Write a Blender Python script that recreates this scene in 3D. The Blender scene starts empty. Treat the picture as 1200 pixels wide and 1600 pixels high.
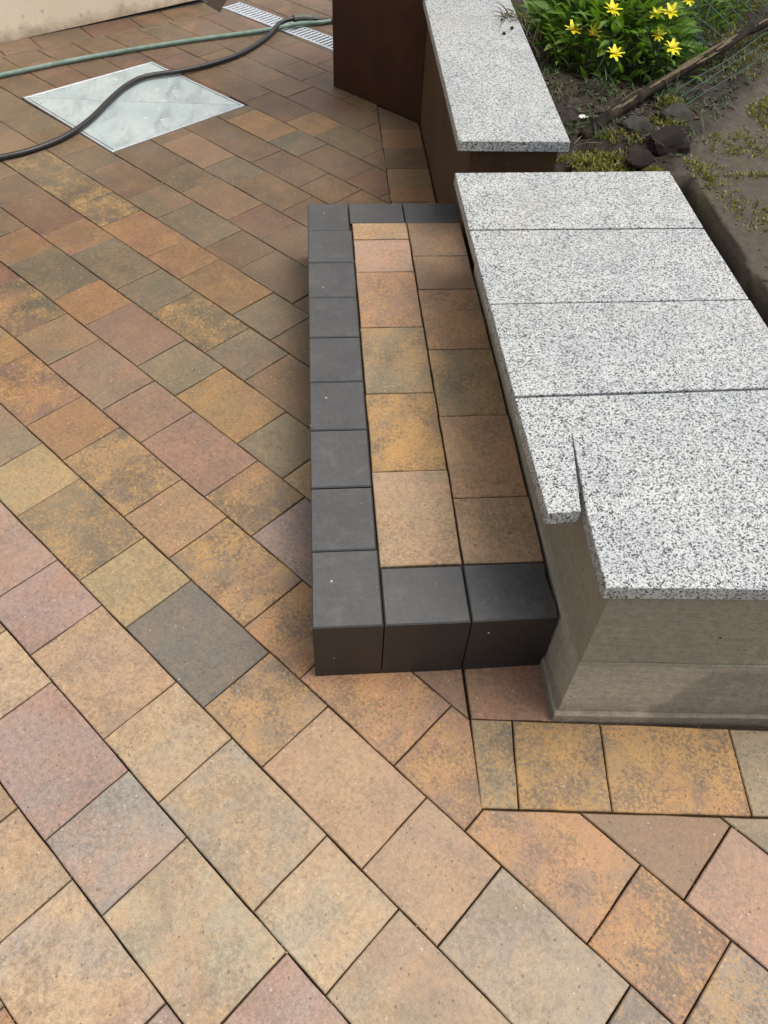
import bpy, bmesh, math, random
from mathutils import Vector, Matrix, noise

random.seed(7)
scene = bpy.context.scene
col = scene.collection

# ------------------------------------------------------------------ camera, light, exposure
cam_d = bpy.data.cameras.new("camera")
cam = bpy.data.objects.new("camera", cam_d); col.objects.link(cam)
CAM = Vector((0.043328, -0.780387, 1.46))
M = Matrix(((0.99711986, 0.03168841, -0.06890442),
            (-0.06857388, 0.76479276, -0.64061662),
            (0.03239748, 0.64349660, 0.76476305)))
cam.matrix_world = Matrix.Translation(CAM) @ M.to_4x4()
cam_d.sensor_fit = 'HORIZONTAL'; cam_d.sensor_width = 36.0
cam_d.lens = 36.0 * 1209.97 / 1200.0
cam_d.clip_start = 0.02; cam_d.clip_end = 400
scene.camera = cam

SUN_EL, SUN_AZ = math.radians(66), math.radians(90)      # azimuth from +Y towards +X
world = bpy.data.worlds.new("World"); scene.world = world; world.use_nodes = True
wn = world.node_tree; wn.nodes.clear()
w_out = wn.nodes.new('ShaderNodeOutputWorld'); w_bg = wn.nodes.new('ShaderNodeBackground')
w_sky = wn.nodes.new('ShaderNodeTexSky'); w_sky.sky_type = 'NISHITA'; w_sky.sun_disc = False
w_sky.sun_elevation = SUN_EL; w_sky.sun_rotation = SUN_AZ
w_sky.air_density = 1.0; w_sky.dust_density = 4.0; w_sky.ozone_density = 1.0
w_bg.inputs[1].default_value = 0.15
w_hs = wn.nodes.new('ShaderNodeHueSaturation'); w_hs.inputs['Saturation'].default_value = .35      # milky overcast
wn.links.new(w_sky.outputs[0], w_hs.inputs['Color']); wn.links.new(w_hs.outputs[0], w_bg.inputs[0]); wn.links.new(w_bg.outputs[0], w_out.inputs[0])
sun_d = bpy.data.lights.new("sun", 'SUN'); sun = bpy.data.objects.new("sun", sun_d); col.objects.link(sun)
sun_d.energy = 1.25; sun_d.angle = math.radians(40); sun_d.color = (1.0, 0.95, 0.88)
sd = Vector((math.cos(SUN_EL)*math.sin(SUN_AZ), math.cos(SUN_EL)*math.cos(SUN_AZ), math.sin(SUN_EL)))
sun.rotation_euler = sd.to_track_quat('Z', 'Y').to_euler()
scene.view_settings.view_transform = 'Standard'; scene.view_settings.look = 'None'
scene.view_settings.gamma = 1.0; scene.view_settings.use_curve_mapping = False
scene.view_settings.exposure = 0.55

# ------------------------------------------------------------------ helpers
def lin(r, g, b, k=1.0):
    f = lambda c: ((c/255.0+0.055)/1.055)**2.4 if c > 10 else c/255.0/12.92
    return (f(r)*k, f(g)*k, f(b)*k)

def tag(o, label=None, cat=None, group=None, kind=None):
    if label: o['label'] = label
    if cat: o['category'] = cat
    if group: o['group'] = group
    if kind: o['kind'] = kind
    return o

def empty(name, loc=(0, 0, 0)):
    o = bpy.data.objects.new(name, None); col.objects.link(o)
    o.location = loc; o.empty_display_size = 0.1
    return o

def link(name, me, mat, parent=None, loc=None, rotz=0.0):
    o = bpy.data.objects.new(name, me); col.objects.link(o)
    if mat is not None and len(me.materials) == 0: me.materials.append(mat)
    if loc is not None: o.location = loc
    if rotz: o.rotation_euler = (0, 0, rotz)
    if parent is not None:
        o.parent = parent
        o.matrix_parent_inverse = Matrix.Translation(parent.location).inverted()
    return o

def mesh(name, verts, faces, smooth=False):
    me = bpy.data.meshes.new(name); me.from_pydata([tuple(v) for v in verts], [], faces); me.update()
    if smooth:
        for p in me.polygons: p.use_smooth = True
    return me

def area2(p):
    return 0.5*sum(p[i][0]*p[(i+1) % len(p)][1]-p[(i+1) % len(p)][0]*p[i][1] for i in range(len(p)))

def inset(poly, d):
    n = len(poly); out = []
    for i in range(n):
        p0, p1, p2 = Vector(poly[i-1]), Vector(poly[i]), Vector(poly[(i+1) % n])
        a = (p1-p0); b = (p2-p1)
        if a.length < 1e-7 or b.length < 1e-7: out.append(tuple(p1)); continue
        a.normalize(); b.normalize()
        na, nb = Vector((-a.y, a.x)), Vector((-b.y, b.x))
        m = na+nb
        if m.length < 1e-4: out.append(tuple(p1+na*d)); continue
        m.normalize(); c = max(0.45, m.dot(na))
        out.append(tuple(p1+m*(d/c)))
    return out

def rough_edges(poly, step, amp):
    out = []
    n = len(poly)
    for i in range(n):
        p, q = Vector(poly[i]), Vector(poly[(i+1) % n])
        L = (q-p).length
        k = max(1, int(L/step))
        nrm = Vector((-(q-p).y, (q-p).x)).normalized() if L > 1e-6 else Vector((0, 0))
        for j in range(k):
            t = j/k
            if j: t += random.uniform(-.2, .2)/k
            out.append(tuple(p.lerp(q, t) + nrm*random.uniform(-amp, amp)*(1 if j else .6)))
    return out

def prism_data(poly, z0, z1, ch=0.0025, tilt=(0, 0), drop=None):
    """closed prism with a chamfered top edge; poly is counter-clockwise"""
    if area2(poly) < 0: poly = poly[::-1]
    n = len(poly); top = inset(poly, ch); drop = ch if drop is None else drop
    tz = lambda p: p[0]*tilt[0]+p[1]*tilt[1]
    v = [(p[0], p[1], z0) for p in poly] + [(p[0], p[1], z1-drop+tz(p)) for p in poly] + [(p[0], p[1], z1+tz(p)) for p in top]
    f = [tuple(range(2*n, 3*n))]
    for i in range(n):
        j = (i+1) % n
        f.append((i, j, n+j, n+i)); f.append((n+i, n+j, 2*n+j, 2*n+i))
    f.append(tuple(range(n-1, -1, -1)))
    return v, f

def box_bm(x0, x1, y0, y1, z0, z1, bev=0.003, seg=1):
    bm = bmesh.new(); bmesh.ops.create_cube(bm, size=1)
    for v in bm.verts:
        v.co = Vector((x0+(v.co.x+.5)*(x1-x0), y0+(v.co.y+.5)*(y1-y0), z0+(v.co.z+.5)*(z1-z0)))
    if bev: bmesh.ops.bevel(bm, geom=bm.edges[:], offset=bev, segments=seg, affect='EDGES', profile=0.5)
    return bm

def bm_mesh(name, bm, smooth=False):
    me = bpy.data.meshes.new(name); bm.to_mesh(me); bm.free()
    if smooth:
        for p in me.polygons: p.use_smooth = True
    return me

def catmull(pts, per=8):
    P = [Vector(p) for p in pts]; P = [P[0]*2-P[1]] + P + [P[-1]*2-P[-2]]
    out = []
    for i in range(1, len(P)-2):
        a, b, c, d = P[i-1:i+3]
        for k in range(per):
            t = k/per
            out.append(0.5*((2*b)+(c-a)*t+(2*a-5*b+4*c-d)*t*t+(3*b-a-3*c+d)*t**3))
    out.append(P[-2]); return out

def tube_data(path, rad, sides=8, verts=None, faces=None, cap=True):
    verts = [] if verts is None else verts; faces = [] if faces is None else faces
    base = len(verts); n = len(path); up = Vector((0, 0, 1))
    for i, p in enumerate(path):
        t = (path[min(i+1, n-1)]-path[max(i-1, 0)])
        t = t.normalized() if t.length > 1e-9 else Vector((1, 0, 0))
        a = t.cross(up)
        if a.length < .05: a = t.cross(Vector((0, 1, 0)))
        a.normalize(); b = a.cross(t)
        r = rad(i/(n-1)) if callable(rad) else rad
        for k in range(sides):
            g = 2*math.pi*k/sides
            verts.append(p+a*(math.cos(g)*r)+b*(math.sin(g)*r))
    for i in range(n-1):
        for k in range(sides):
            k2 = (k+1) % sides
            faces.append((base+i*sides+k, base+i*sides+k2, base+(i+1)*sides+k2, base+(i+1)*sides+k))
    if cap:
        faces.append(tuple(base+k for k in range(sides-1, -1, -1)))
        faces.append(tuple(base+(n-1)*sides+k for k in range(sides)))
    return verts, faces

def clip_half(poly, p, n, keep_inside):
    """keep the side where (x-p).n >= 0 (inside) or <= 0"""
    s = 1 if keep_inside else -1
    out = []; m = len(poly)
    for i in range(m):
        a, b = Vector(poly[i]), Vector(poly[(i+1) % m])
        da, db = s*(a-p).dot(n), s*(b-p).dot(n)
        if da >= 0: out.append(tuple(a))
        if (da > 0 and db < 0) or (da < 0 and db > 0):
            out.append(tuple(a.lerp(b, da/(da-db))))
    return out

def subtract(poly, conv):
    """poly minus convex counter-clockwise conv -> convex pieces"""
    out = []; rest = poly
    for i in range(len(conv)):
        a, b = Vector(conv[i]), Vector(conv[(i+1) % len(conv)])
        n = Vector((-(b-a).y, (b-a).x)).normalized()
        o = clip_half(rest, a, n, False)
        if len(o) > 2 and abs(area2(o)) > 1e-6: out.append(o)
        rest = clip_half(rest, a, n, True)
        if len(rest) < 3 or abs(area2(rest)) < 1e-6: return [poly]
    return out

MI = M.transposed()
def in_view(p, m=0.03):
    d = MI @ (Vector(p)-CAM)
    if d.z > -0.05: return False
    x, y = d.x/-d.z*1209.97, d.y/-d.z*1209.97
    return abs(x) < 600*(1+m) and abs(y) < 800*(1+m)

# ------------------------------------------------------------------ materials
class N:
    def __init__(s, name):
        s.m = bpy.data.materials.new(name); s.m.use_nodes = True
        s.t = s.m.node_tree; s.n = s.t.nodes; s.bsdf = s.n['Principled BSDF']; s.out = s.n['Material Output']
    def new(s, typ, **kw):
        n = s.n.new(typ)
        for k, v in kw.items(): setattr(n, k, v)
        return n
    def lk(s, a, b): s.t.links.new(a, b)
    def val(s, sock, v):
        if hasattr(v, 'links'): s.lk(v, sock)
        else: sock.default_value = v
    def noise(s, vec, scale, detail=4, rough=.55, dist=0):
        n = s.new('ShaderNodeTexNoise'); n.inputs['Scale'].default_value = scale
        n.inputs['Detail'].default_value = detail; n.inputs['Roughness'].default_value = rough
        n.inputs['Distortion'].default_value = dist
        if vec is not None: s.lk(vec, n.inputs['Vector'])
        return n.outputs['Fac']
    def voro(s, vec, scale, feature='F1', out='Distance', rnd=1.0):
        n = s.new('ShaderNodeTexVoronoi', feature=feature); n.inputs['Scale'].default_value = scale
        n.inputs['Randomness'].default_value = rnd
        if vec is not None: s.lk(vec, n.inputs['Vector'])
        return n.outputs[out]
    def rng(s, v, a, b, c=0.0, d=1.0, smooth=False):
        n = s.new('ShaderNodeMapRange'); n.interpolation_type = 'SMOOTHSTEP' if smooth else 'LINEAR'
        s.val(n.inputs[0], v)
        for i, x in enumerate((a, b, c, d)): s.val(n.inputs[i+1], x)
        return n.outputs[0]
    def math(s, op, a, b=0.0, c=0.0):
        n = s.new('ShaderNodeMath', operation=op)
        s.val(n.inputs[0], a); s.val(n.inputs[1], b); s.val(n.inputs[2], c)
        return n.outputs[0]
    def mix(s, f, a, b, mode='MIX'):
        n = s.new('ShaderNodeMix', data_type='RGBA', blend_type=mode)
        s.val(n.inputs[0], f)
        for sock, v in ((n.inputs[6], a), (n.inputs[7], b)):
            if hasattr(v, 'links'): s.lk(v, sock)
            else: sock.default_value = (*v[:3], 1)
        return n.outputs[2]
    def ramp(s, v, stops, interp='LINEAR'):
        n = s.new('ShaderNodeValToRGB'); r = n.color_ramp; r.interpolation = interp
        while len(r.elements) < len(stops): r.elements.new(0.5)
        for e, (p, c) in zip(r.elements, stops): e.position = p; e.color = (*c[:3], 1)
        s.lk(v, n.inputs[0]); return n.outputs[0]
    def obj(s): return s.new('ShaderNodeTexCoord').outputs['Object']
    def pos(s): return s.new('ShaderNodeNewGeometry').outputs['Position']
    def vec(s, v, scale=(1, 1, 1), loc=(0, 0, 0)):
        n = s.new('ShaderNodeMapping'); s.lk(v, n.inputs[0])
        n.inputs['Scale'].default_value = scale; n.inputs['Location'].default_value = loc
        return n.outputs[0]
    def add(s, a, b):
        n = s.new('ShaderNodeVectorMath', operation='ADD'); s.lk(a, n.inputs[0]); s.val(n.inputs[1], b); return n.outputs[0]
    def attr(s, name, typ='OBJECT'):
        n = s.new('ShaderNodeAttribute', attribute_type=typ); n.attribute_name = name; return n
    def bump(s, h, strength=.3, dist=.002, prev=None):
        n = s.new('ShaderNodeBump'); n.inputs['Strength'].default_value = strength
        n.inputs['Distance'].default_value = dist; s.lk(h, n.inputs['Height'])
        if prev is not None: s.lk(prev, n.inputs['Normal'])
        return n.outputs[0]
    def done(s, color, rough, normal=None, spec=.5, metal=0.0):
        s.val(s.bsdf.inputs['Base Color'], color if hasattr(color, 'links') else (*color[:3], 1))
        s.val(s.bsdf.inputs['Roughness'], rough)
        s.bsdf.inputs['Specular IOR Level'].default_value = spec
        s.val(s.bsdf.inputs['Metallic'], metal)
        if normal is not None: s.lk(normal, s.bsdf.inputs['Normal'])
        return s.m

def mat_paver():
    s = N('paver_concrete')
    rnd = s.new('ShaderNodeObjectInfo').outputs['Random']
    off = s.new('ShaderNodeCombineXYZ'); 
    s.lk(s.math('MULTIPLY', rnd, 37.0), off.inputs[0]); s.lk(s.math('MULTIPLY', rnd, 91.0), off.inputs[1]); s.lk(s.math('MULTIPLY', rnd, 13.0), off.inputs[2])
    v = s.add(s.obj(), off.outputs[0])
    ta, tb = s.attr('tone_a').outputs['Color'], s.attr('tone_b').outputs['Color']
    sp = s.attr('speckle').outputs['Fac']
    cloud = s.noise(s.vec(v, (1, .6, 1)), 11.0, 4, .65, .5)
    grain = s.noise(v, 95.0, 5, .7)
    fine = s.noise(v, 420.0, 2, .6)
    soft = s.rng(cloud, .36, .64, 0, 1, True)
    hard = s.rng(s.math('ADD', s.math('MULTIPLY', cloud, .5), s.math('MULTIPLY', grain, .62)), .50, .62, 0, 1)
    c = s.mix(s.mix(sp, soft, hard), ta, tb)
    crust = s.math('ADD', s.math('MULTIPLY', s.noise(s.add(v, (7.7, 3.1, 0)), 13.0, 4, .65), .5), s.math('MULTIPLY', s.noise(s.add(v, (2.7, 8.1, 0)), 120.0, 4, .7), .6))
    c = s.mix(s.math('MULTIPLY', s.rng(crust, .53, .62), s.rng(sp, .1, .9, .12, .75)), c, lin(216, 168, 100, .6))
    pit = s.math('ADD', s.math('MULTIPLY', s.noise(s.add(v, (1.1, 5.3, 0)), 9.0, 4, .65), .5), s.math('MULTIPLY', s.noise(s.add(v, (6.2, 4.4, 0)), 140.0, 4, .7), .62))
    c = s.mix(s.math('MULTIPLY', s.rng(pit, .55, .64), s.rng(sp, .1, .9, .3, .7)), c, lin(104, 92, 78, .55))
    third = s.noise(v, 5.0, 2, .5)
    c = s.mix(s.rng(third, .56, .72, 0, .25, True), c, lin(190, 134, 104, .62))
    c = s.mix(s.rng(s.noise(s.add(v, (4.3, 1.7, 0)), 6.5, 3, .6), .56, .74, 0, .35, True), c, lin(120, 118, 108, .62))
    c = s.mix(1.0, c, s.ramp(grain, [(.3, (.66, .66, .66)), (.5, (1, 1, 1)), (.72, (1.26, 1.26, 1.26))]), 'MULTIPLY')
    c = s.mix(1.0, c, s.ramp(fine, [(.3, (.78, .78, .78)), (.5, (1, 1, 1)), (.7, (1.18, 1.18, 1.18))]), 'MULTIPLY')
    # light quartz grains and dark pin holes
    vd = s.voro(v, 130.0); vc = s.voro(v, 130.0, out='Color')
    sep = s.new('ShaderNodeSeparateColor'); s.lk(vc, sep.inputs[0])
    lt = s.math('MULTIPLY', s.rng(vd, .3, .18), s.math('GREATER_THAN', sep.outputs[0], .968))
    dk = s.math('MULTIPLY', s.rng(vd, .34, .2), s.math('LESS_THAN', sep.outputs[0], .05))
    c = s.mix(s.math('MULTIPLY', lt, .45), c, (.62, .56, .46))
    c = s.mix(s.math('MULTIPLY', dk, .6), c, (.06, .045, .035))
    # wear that goes across stones: dust and damp patches lying on the paving
    w = s.noise(s.pos(), 1.1, 3, .55)
    c = s.mix(s.rng(w, .42, .7, 0, .22, True), c, lin(196, 172, 140, .62))
    h = s.math('ADD', s.math('MULTIPLY', grain, .6), s.math('MULTIPLY', fine, .5))
    h = s.math('SUBTRACT', h, s.math('MULTIPLY', dk, .8))
    nb = s.bump(h, .55, .0018)
    return s.done(c, s.rng(grain, .3, .7, .5, .75), nb, .5)

def mat_charcoal():
    s = N('charcoal_concrete'); v = s.obj()
    rnd = s.new('ShaderNodeObjectInfo').outputs['Random']
    v = s.add(v, rnd)
    g = s.noise(v, 110, 5, .7); f = s.noise(v, 450, 2); cl = s.noise(v, 7, 4, .6)
    c = s.mix(s.rng(cl, .35, .7), (.044, .0438, .0428), (.066, .0658, .064))
    c = s.mix(1.0, c, s.ramp(g, [(.3, (.7, .7, .7)), (.7, (1.3, 1.3, 1.3))]), 'MULTIPLY')
    c = s.mix(s.rng(rnd, 0, 1, 0, .25), c, (.06, .06, .058))
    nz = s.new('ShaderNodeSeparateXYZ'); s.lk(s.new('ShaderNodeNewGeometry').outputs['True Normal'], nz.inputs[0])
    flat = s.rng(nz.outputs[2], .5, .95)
    c = s.mix(flat, s.mix(1.0, c, (.12, .112, .112), 'MULTIPLY'), c)  # upright faces multiplied dark: painted shade, tops keep their colour
    vd = s.voro(v, 75); sep = s.new('ShaderNodeSeparateColor'); s.lk(s.voro(v, 75, out='Color'), sep.inputs[0])
    lt = s.math('MULTIPLY', s.rng(vd, .22, .12), s.math('GREATER_THAN', sep.outputs[0], .99))
    c = s.mix(lt, c, (.45, .42, .36))
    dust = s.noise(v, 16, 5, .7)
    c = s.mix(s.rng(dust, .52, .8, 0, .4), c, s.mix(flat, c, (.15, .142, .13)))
    h = s.math('ADD', g, s.math('MULTIPLY', f, .5))
    return s.done(c, s.rng(g, .3, .7, .45, .6), s.bump(h, .2, .0012), .7)

def mat_granite():
    s = N('speckled_granite'); rnd = s.new('ShaderNodeObjectInfo').outputs['Random']
    v = s.add(s.obj(), s.math('MULTIPLY', rnd, 11.0))
    wob = s.new('ShaderNodeTexNoise'); wob.inputs['Scale'].default_value = 260; s.lk(v, wob.inputs['Vector'])
    vm = s.new('ShaderNodeVectorMath', operation='MULTIPLY_ADD'); s.lk(wob.outputs['Color'], vm.inputs[0])
    vm.inputs[1].default_value = (.0025, .0025, .0025); s.lk(v, vm.inputs[2]); vv = vm.outputs[0]
    sep = s.new('ShaderNodeSeparateColor'); s.lk(s.voro(vv, 540, out='Color'), sep.inputs[0])
    sep2 = s.new('ShaderNodeSeparateColor'); s.lk(s.voro(vv, 330, out='Color'), sep2.inputs[0])
    base = s.ramp(sep.outputs[0], [(0, (.04, .041, .045)), (.12, (.17, .175, .18)), (.32, (.33, .335, .335)), (.54, (.52, .52, .505)), (.88, (.63, .63, .61))], 'CONSTANT')
    c = s.mix(s.math('LESS_THAN', sep2.outputs[0], .15), base, (.05, .052, .057))
    c = s.mix(s.math('GREATER_THAN', sep2.outputs[1], .78), c, (.55, .55, .535))
    cl = s.noise(v, 9, 3)
    c = s.mix(1.0, c, s.ramp(cl, [(.3, (.76, .79, .81)), (.7, (.96, .96, .94))]), 'MULTIPLY')
    c = s.mix(1.0, c, s.ramp(rnd, [(0, (.93, .95, .97)), (1, (1.04, 1.03, 1.0))]), 'MULTIPLY')
    fl = s.noise(v, 700, 2)
    c = s.mix(1.0, c, s.ramp(fl, [(.3, (.85, .85, .85)), (.7, (1.12, 1.12, 1.12))]), 'MULTIPLY')
    # grime near a few spots
    gr = s.noise(v, 3.5, 4, .6)
    c = s.mix(s.rng(gr, .54, .76, 0, .45), c, (.33, .315, .25))
    return s.done(c, s.rng(sep.outputs[1], 0, 1, .5, .75), s.bump(fl, .25, .001), .5)

def mat_concrete():
    s = N('wet_grey_concrete'); v = s.obj(); p = s.pos()
    a = s.noise(v, 5, 5, .6, .4); b = s.noise(v, 60, 5, .65); f = s.noise(v, 350, 2)
    c = s.mix(s.rng(a, .3, .7), lin(166, 160, 144, .7), lin(192, 182, 162, .74))
    c = s.mix(1.0, c, s.ramp(b, [(.25, (.74, .74, .72)), (.5, (1, 1, 1)), (.7, (1.18, 1.18, 1.18))]), 'MULTIPLY')
    # damp stain with a slanting edge on the lower course
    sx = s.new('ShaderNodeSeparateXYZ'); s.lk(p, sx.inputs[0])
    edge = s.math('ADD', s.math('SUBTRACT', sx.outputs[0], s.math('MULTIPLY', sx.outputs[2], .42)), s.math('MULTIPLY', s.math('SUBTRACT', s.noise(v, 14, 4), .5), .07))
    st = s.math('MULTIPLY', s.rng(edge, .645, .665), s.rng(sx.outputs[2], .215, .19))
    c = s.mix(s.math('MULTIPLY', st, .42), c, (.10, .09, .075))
    up = s.rng(sx.outputs[2], .205, .225)
    c = s.mix(s.math('MULTIPLY', up, s.rng(a, .25, .6, .25, .5)), c, lin(130, 122, 98, .6))
    # cement smears, pale
    sm = s.noise(s.vec(v, (3, 3, .7)), 11, 4, .6)
    c = s.mix(s.rng(sm, .56, .72, 0, .45), c, lin(196, 184, 162, .62))
    sp_ = s.math('ADD', sx.outputs[2], s.math('MULTIPLY', s.math('SUBTRACT', s.noise(v, 22, 5, .7), .5), .12))
    c = s.mix(s.rng(sp_, .07, .0, 0, .5), c, lin(112, 88, 62, .55))
    vd = s.voro(v, 34); sep = s.new('ShaderNodeSeparateColor'); s.lk(s.voro(v, 34, out='Color'), sep.inputs[0])
    pin = s.math('MULTIPLY', s.rng(vd, .14, .07), s.math('GREATER_THAN', sep.outputs[0], .86))
    c = s.mix(s.math('MULTIPLY', pin, .8), c, (.03, .028, .024))
    h = s.math('SUBTRACT', s.math('ADD', b, s.math('MULTIPLY', f, .4)), pin)
    h = s.math('ADD', h, s.math('MULTIPLY', s.noise(s.vec(v, (1, 1, 3)), 12, 4, .6), 1.2))
    return s.done(c, .85, s.bump(h, .8, .004), .3)

def mat_upper_wall():
    s = N('brown_rendered_wall'); v = s.obj()
    a = s.noise(v, 4, 5, .6); b = s.noise(v, 80, 4, .6)
    c = s.mix(s.rng(a, .3, .7), lin(116, 86, 58, .5), lin(92, 70, 48, .5))
    c = s.mix(1.0, c, s.ramp(b, [(.3, (.8, .8, .8)), (.7, (1.15, 1.15, 1.15))]), 'MULTIPLY')
    return s.done(c, .85, s.bump(b, .4, .002), .3)

def mat_plaster():
    s = N('cream_plaster'); v = s.obj()
    a = s.noise(v, 3, 5, .6); b = s.noise(v, 45, 5, .6)
    c = s.mix(s.rng(a, .3, .7), lin(244, 230, 204, .9), lin(240, 222, 194, .9))
    sx = s.new('ShaderNodeSeparateXYZ'); s.lk(s.pos(), sx.inputs[0])
    low = s.math('ADD', sx.outputs[2], s.math('MULTIPLY', s.math('SUBTRACT', s.noise(v, 13, 5, .65), .5), .16))
    c = s.mix(s.rng(low, .06, .0, 0, .6), c, lin(168, 140, 104, .6))
    vd = s.voro(v, 26); sep = s.new('ShaderNodeSeparateColor'); s.lk(s.voro(v, 26, out='Color'), sep.inputs[0])
    d = s.math('MULTIPLY', s.math('MULTIPLY', s.rng(vd, .3, .12), s.math('GREATER_THAN', sep.outputs[0], .8)), s.rng(low, .2, .05))
    c = s.mix(s.math('MULTIPLY', d, .45), c, (.2, .15, .1))
    return s.done(c, .9, s.bump(b, .4, .003), .25)

def mat_corten():
    s = N('dark_brown_steel'); v = s.obj()
    a = s.noise(v, 5, 5, .6); b = s.noise(v, 120, 4, .6)
    c = s.mix(s.rng(a, .3, .7), (.052, .019, .008), (.028, .011, .005))
    c = s.mix(s.rng(b, .55, .75, 0, .25), c, (.05, .02, .009))
    return s.done(c, s.rng(a, .3, .7, .5, .65), s.bump(b, .15, .001), .2)

def mat_cover():
    s = N('galvanised_cover_plate'); v = s.obj()
    a = s.noise(v, 5, 5, .6, .6); b = s.noise(v, 30, 4, .6)
    c = s.mix(s.rng(a, .35, .65), lin(186, 202, 204, .72), lin(206, 218, 216, .72))
    st = s.noise(s.vec(v, (2.6, .8, 1)), 4.2, 5, .65, 1.0)
    c = s.mix(s.rng(st, .50, .70, 0, .5), c, lin(140, 158, 162, .65))
    # dried cement splashes
    sp = s.noise(v, 19, 3, .5)
    c = s.mix(s.rng(sp, .63, .68, 0, .85), c, lin(226, 224, 214, .74))
    vd = s.voro(v, 55); sep = s.new('ShaderNodeSeparateColor'); s.lk(s.voro(v, 55, out='Color'), sep.inputs[0])
    d = s.math('MULTIPLY', s.rng(vd, .28, .18), s.math('GREATER_THAN', sep.outputs[0], .95))
    c = s.mix(s.math('MULTIPLY', d, .7), c, (.16, .12, .09))
    h = s.math('ADD', s.math('MULTIPLY', s.rng(sp, .6, .7), .7), s.math('MULTIPLY', b, .4))
    return s.done(c, s.rng(st, .5, .66, .55, .35), s.bump(h, .5, .003), .5, .15)

def mat_plain(name, c, rough=.6, c2=None, scale=30, spec=.4, bump=.2, metal=0.0, stretch=(1, 1, 1)):
    s = N(name); v = s.obj(); v = s.vec(v, stretch)
    b = s.noise(v, scale, 4, .6)
    cc = s.mix(s.rng(b, .35, .65), c, c2 if c2 else tuple(x*.7 for x in c))
    return s.done(cc, rough, s.bump(b, bump, .002), spec, metal)

def mat_leaf(name, c1, c2, tr=.25):
    s = N(name); rnd = s.new('ShaderNodeObjectInfo').outputs['Random']
    isl = s.new('ShaderNodeNewGeometry').outputs['Random Per Island']
    r = s.math('FRACT', s.math('ADD', rnd, isl))
    n = s.noise(s.obj(), 40, 3)
    c = s.mix(r, c1, c2)
    c = s.mix(1.0, c, s.ramp(n, [(.3, (.75, .75, .75)), (.7, (1.2, 1.2, 1.2))]), 'MULTIPLY')
    s.done(c, .5, None, .4)
    t = s.new('ShaderNodeBsdfTranslucent'); s.lk(s.mix(1.0, c, (1.0, 1.15, .5), 'MULTIPLY'), t.inputs[0])
    m = s.new('ShaderNodeMixShader'); m.inputs[0].default_value = tr
    s.lk(s.bsdf.outputs[0], m.inputs[1]); s.lk(t.outputs[0], m.inputs[2]); s.lk(m.outputs[0], s.out.inputs[0])
    return s.m

def mat_soil():
    s = N('damp_soil_and_path'); p = s.pos()
    a = s.noise(p, 3.0, 5, .6); b = s.noise(p, 38, 6, .7); f = s.noise(p, 240, 3, .7)
    sx = s.new('ShaderNodeSeparateXYZ'); s.lk(p, sx.inputs[0])
    path = lin(104, 93, 77, .54); soil = lin(58, 45, 31, .45)
    # the old path lies right of a line, the planted soil left/behind it
    e = s.math('SUBTRACT', s.math('SUBTRACT', sx.outputs[0], 1.15), s.math('MULTIPLY', s.math('SUBTRACT', sx.outputs[1], 1.55), .8))
    e = s.math('ADD', e, s.math('MULTIPLY', s.math('SUBTRACT', a, .5), .25))
    pf = s.math('MULTIPLY', s.rng(e, -.02, .08), s.rng(sx.outputs[2], .30, .34))
    c = s.mix(pf, soil, path)
    c = s.mix(s.rng(b, .35, .7, 0, .55), c, s.mix(1.0, c, (.55, .53, .5), 'MULTIPLY'))
    c = s.mix(1.0, c, s.ramp(f, [(.3, (.72, .72, .72)), (.7, (1.25, 1.25, 1.25))]), 'MULTIPLY')
    # green algae film
    al = s.noise(s.add(p, (9.1, 2.2, 0)), 4.5, 5, .65)
    c = s.mix(s.rng(al, .52, .72, 0, .45), c, lin(96, 98, 50, .55))
    c = s.mix(s.rng(s.noise(s.add(p, (3.1, 0, 1)), 1.7, 5, .7), .45, .7, 0, .5), c, lin(92, 76, 62, .5))
    wet = s.noise(s.add(p, (0, 6.2, 0)), 14, 5, .7)
    c = s.mix(s.rng(wet, .54, .68, 0, .5), c, lin(62, 54, 40, .45))
    h = s.math('ADD', b, s.math('MULTIPLY', f, .4))
    return s.done(c, s.rng(b, .3, .7, .6, .92), s.bump(h, .9, .005), .35)

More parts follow.
